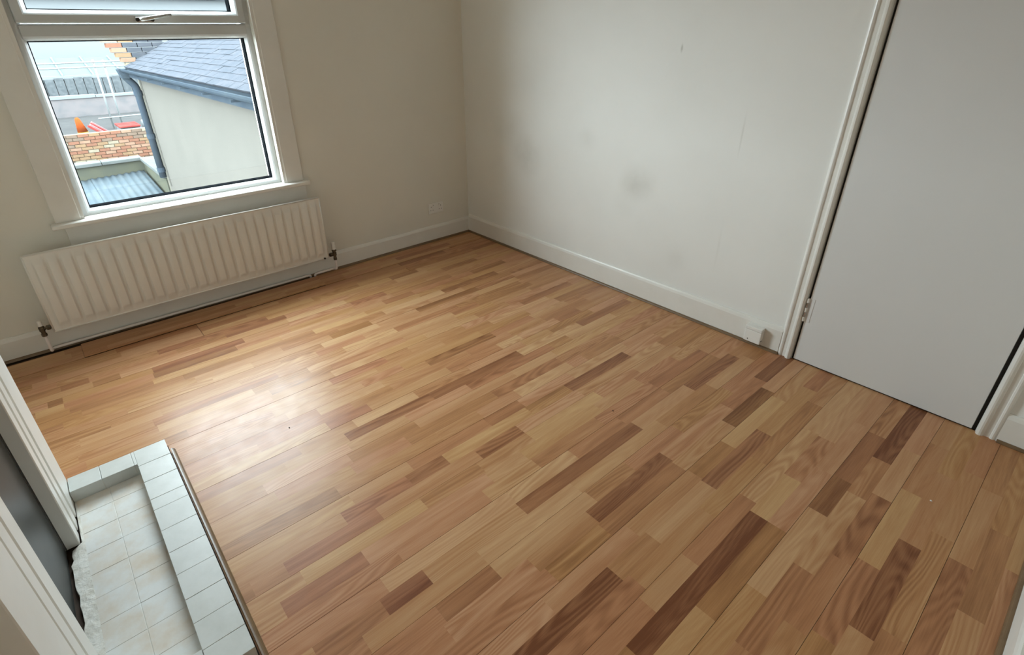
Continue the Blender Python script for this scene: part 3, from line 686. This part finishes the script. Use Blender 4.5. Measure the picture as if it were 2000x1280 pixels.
# --- flat-roofed extension with an orange brick parapet
fx = thing('flat_roof_extension', (-2, 17, GZ), 'flat-roofed brick extension with a patchy orange brick parapet', 'extension')
obj('core', bx(-8, 3, 13.02, 21.7, GZ, -1.0), M_MORT, fx)
obj('felt_deck', bx(-8, 3, 13.2, 21.7, -1.0, -.95), M_DECK, fx)
para = obj('parapet', bx(-8, 3, 13.01, 13.21, -1.0, -.485), M_MORT, fx)
BT = -.476; pw_ = wpos(para)
bmeshes = []
for mm in M_BRICKS:
    t = BM(); box(t, 0, .215, 0, .1, 0, .064); bmesh.ops.recalc_face_normals(t, faces=t.faces)
    me = bpy.data.meshes.new('brick'); t.to_mesh(me); t.free(); me.materials.append(mm); bmeshes.append(me)
for r in range(11):
    z = BT-.068-r*.0755
    for k in range(21):
        x = -3.9+k*.2265+(.113 if r % 2 else 0)
        wts = (3, 3, 3, 1, 1) if r < 3 else (5, 4, 2, 3, 2)
        t = link(bpy.data.objects.new('brick', RND.choices(bmeshes, wts)[0])); t.parent = para
        t.location = Vector((x, 12.985-RND.uniform(0, .012), z))-pw_
# things on the flat roof
o = thing('traffic_cone', (-1.66, 14.0, -.95), 'orange and yellow cone standing up behind the brick parapet', 'cone')
ccx, ccy = -1.64, 14.0
obj('cone_base', bx(ccx-.2, ccx+.2, ccy-.2, ccy+.2, -.95, -.91), M_YEL, o, bevel=.02)
obj('cone_body', tube(BM(), [(ccx, ccy, -.92), (ccx-.02, ccy, -.55)], [.17, .115], 16), M_YEL, o, smooth=True)
obj('cone_tip', tube(BM(), [(ccx-.02, ccy, -.55), (ccx-.05, ccy, -.24), (ccx-.055, ccy, -.20)], [.115, .055, .03], 16), M_ORANGE, o, smooth=True)
def plank(name, c, L, w, t, rz, tilt, m, label, cat, group=None):
    bm = bx(-L/2, L/2, -w/2, w/2, -t/2, t/2)
    R = Matrix.Translation(c) @ Matrix.Rotation(rz, 4, 'Z') @ Matrix.Rotation(tilt, 4, 'Y')
    bmesh.ops.transform(bm, matrix=R, verts=bm.verts)
    return tag(obj(name, bm, m, bevel=.006), label, cat, group)
for k, (x, y, m, lb) in enumerate(((-1.30, 13.50, M_RED, 'red board leaning behind the parapet next to the orange cone'), (-1.24, 13.72, M_PINK, 'pale pink board leaning between the two red boards'), (-1.20, 13.96, M_RED, 'red board leaning in front of the rearmost pink board'), (-1.16, 14.2, M_PINK, 'rearmost pale pink board leaning by the white wrapped stack'))):
    plank('leaning_board', (x, y, -.58), .66, .13, .05, 0, .72, m, lb, 'board', 'boards leaning behind the parapet')
bb = BM()
box(bb, -.88, -.40, 13.6, 14.3, -.95, -.50)
o = obj('sheeted_pallet', bb, M_WHITE, bevel=.03); tag(o, 'white wrapped stack on the flat roof between red boards and downpipe', 'stack')
o = obj('red_sheet', bx(-.90, -.42, 13.55, 14.35, -.50, -.455), M_RED, bevel=.012); tag(o, 'red sheet lying on the white wrapped stack', 'sheet')
o = obj('white_tub', bx(-.30, .05, 13.8, 14.2, -.95, -.40), M_WHITE, bevel=.03); tag(o, 'white tub at the end of the flat roof next to the downpipe', 'tub')
sf = thing('scaffold_frame', (-.5, 17.4, -.95), 'thin galvanised scaffold frame standing on the flat roof', 'scaffold')
for (x, z1) in ((-.63, 1.02), (-.38, 1.0), (-3.6, 1.0), (.45, 1.0)):
    obj('upright_pole', tube(BM(), [(x, 17.4, -.95), (x+.03, 17.4, z1)], .024, 8), M_POLE, sf, smooth=True)
for z in (.93, .80):
    obj('ledger_pole', tube(BM(), [(-3.7, 17.4-.05, z), (.55, 17.4-.05, z+.03)], .022, 8), M_POLE, sf, smooth=True)
obj('ledger_pole', tube(BM(), [(-.95, 17.35, -.62), (.55, 17.35, -.60)], .02, 8), M_POLE, sf, smooth=True)

# --- far garden wall, boarded fence, pale sheet roof, white building
fw_ = thing('garden_wall', (-2, 22, GZ), 'dark weathered brick wall with a white coping beyond the flat roof', 'wall')
obj('wall_face', bx(-10, 6, 22, 22.25, GZ, -.36), M_FARBRICK, fw_)
for k in range(10): obj('coping_stone', bx(-10+k*1.6, -10+k*1.6+1.585, 21.95, 22.3, -.36, -.28+.02*(k % 2)), M_WHITE, fw_)
fe = thing('board_fence', (-2, 24, GZ), 'dark vertical board fence under the pale sheet roof', 'fence')
for k in range(26):
    x = -6+k*.31
    obj('board', bx(x, x+.285, 24+.015*(k % 2), 24.04+.015*(k % 2), GZ, .22+RND.uniform(-.03, .03)), M_BOARD, fe)
obj('fence_rail', bx(-6, 2.1, 24.05, 24.12, -.2, -.1), M_BOARD, fe)
pr = thing('sheet_roof', (-2, 25.6, GZ), 'pale green sheet roof with white glazing bars beyond the board fence', 'roof')
obj('shed_wall', bx(-7, 4, 24.4, 27, GZ, .2), M_FARBRICK, pr)
for k in range(11):
    x = -7+k; prism(b := BM(), [(x, 24.3, .25), (x+.95, 24.3, .25), (x+.95, 27.2, .82), (x, 27.2, .82)], (0, 0, .03)); obj('roof_panel', b, M_PALE, pr)
    prism(b := BM(), [(x+.95, 24.28, .27), (x+1.0, 24.28, .27), (x+1.0, 27.2, .84), (x+.95, 27.2, .84)], (0, 0, .06)); obj('glazing_bar', b, M_WHITE, pr)
obj('eaves_gutter', bx(-7, 4, 24.2, 24.3, .18, .30), M_WHITE, pr)
wb = thing('white_building', (-2, 34, GZ), 'long white building with a grey roof in the far background', 'building')
obj('wall', bx(-14, 14, 31, 40, GZ, 3.3), M_WHITE, wb)
prism(b := BM(), [(-14.4, 30.6, 3.3), (-14.4, 35.5, 5.6), (-14.4, 40.4, 3.3)], (28.8, 0, 0)); obj('roof', b, M_SLATE, wb)
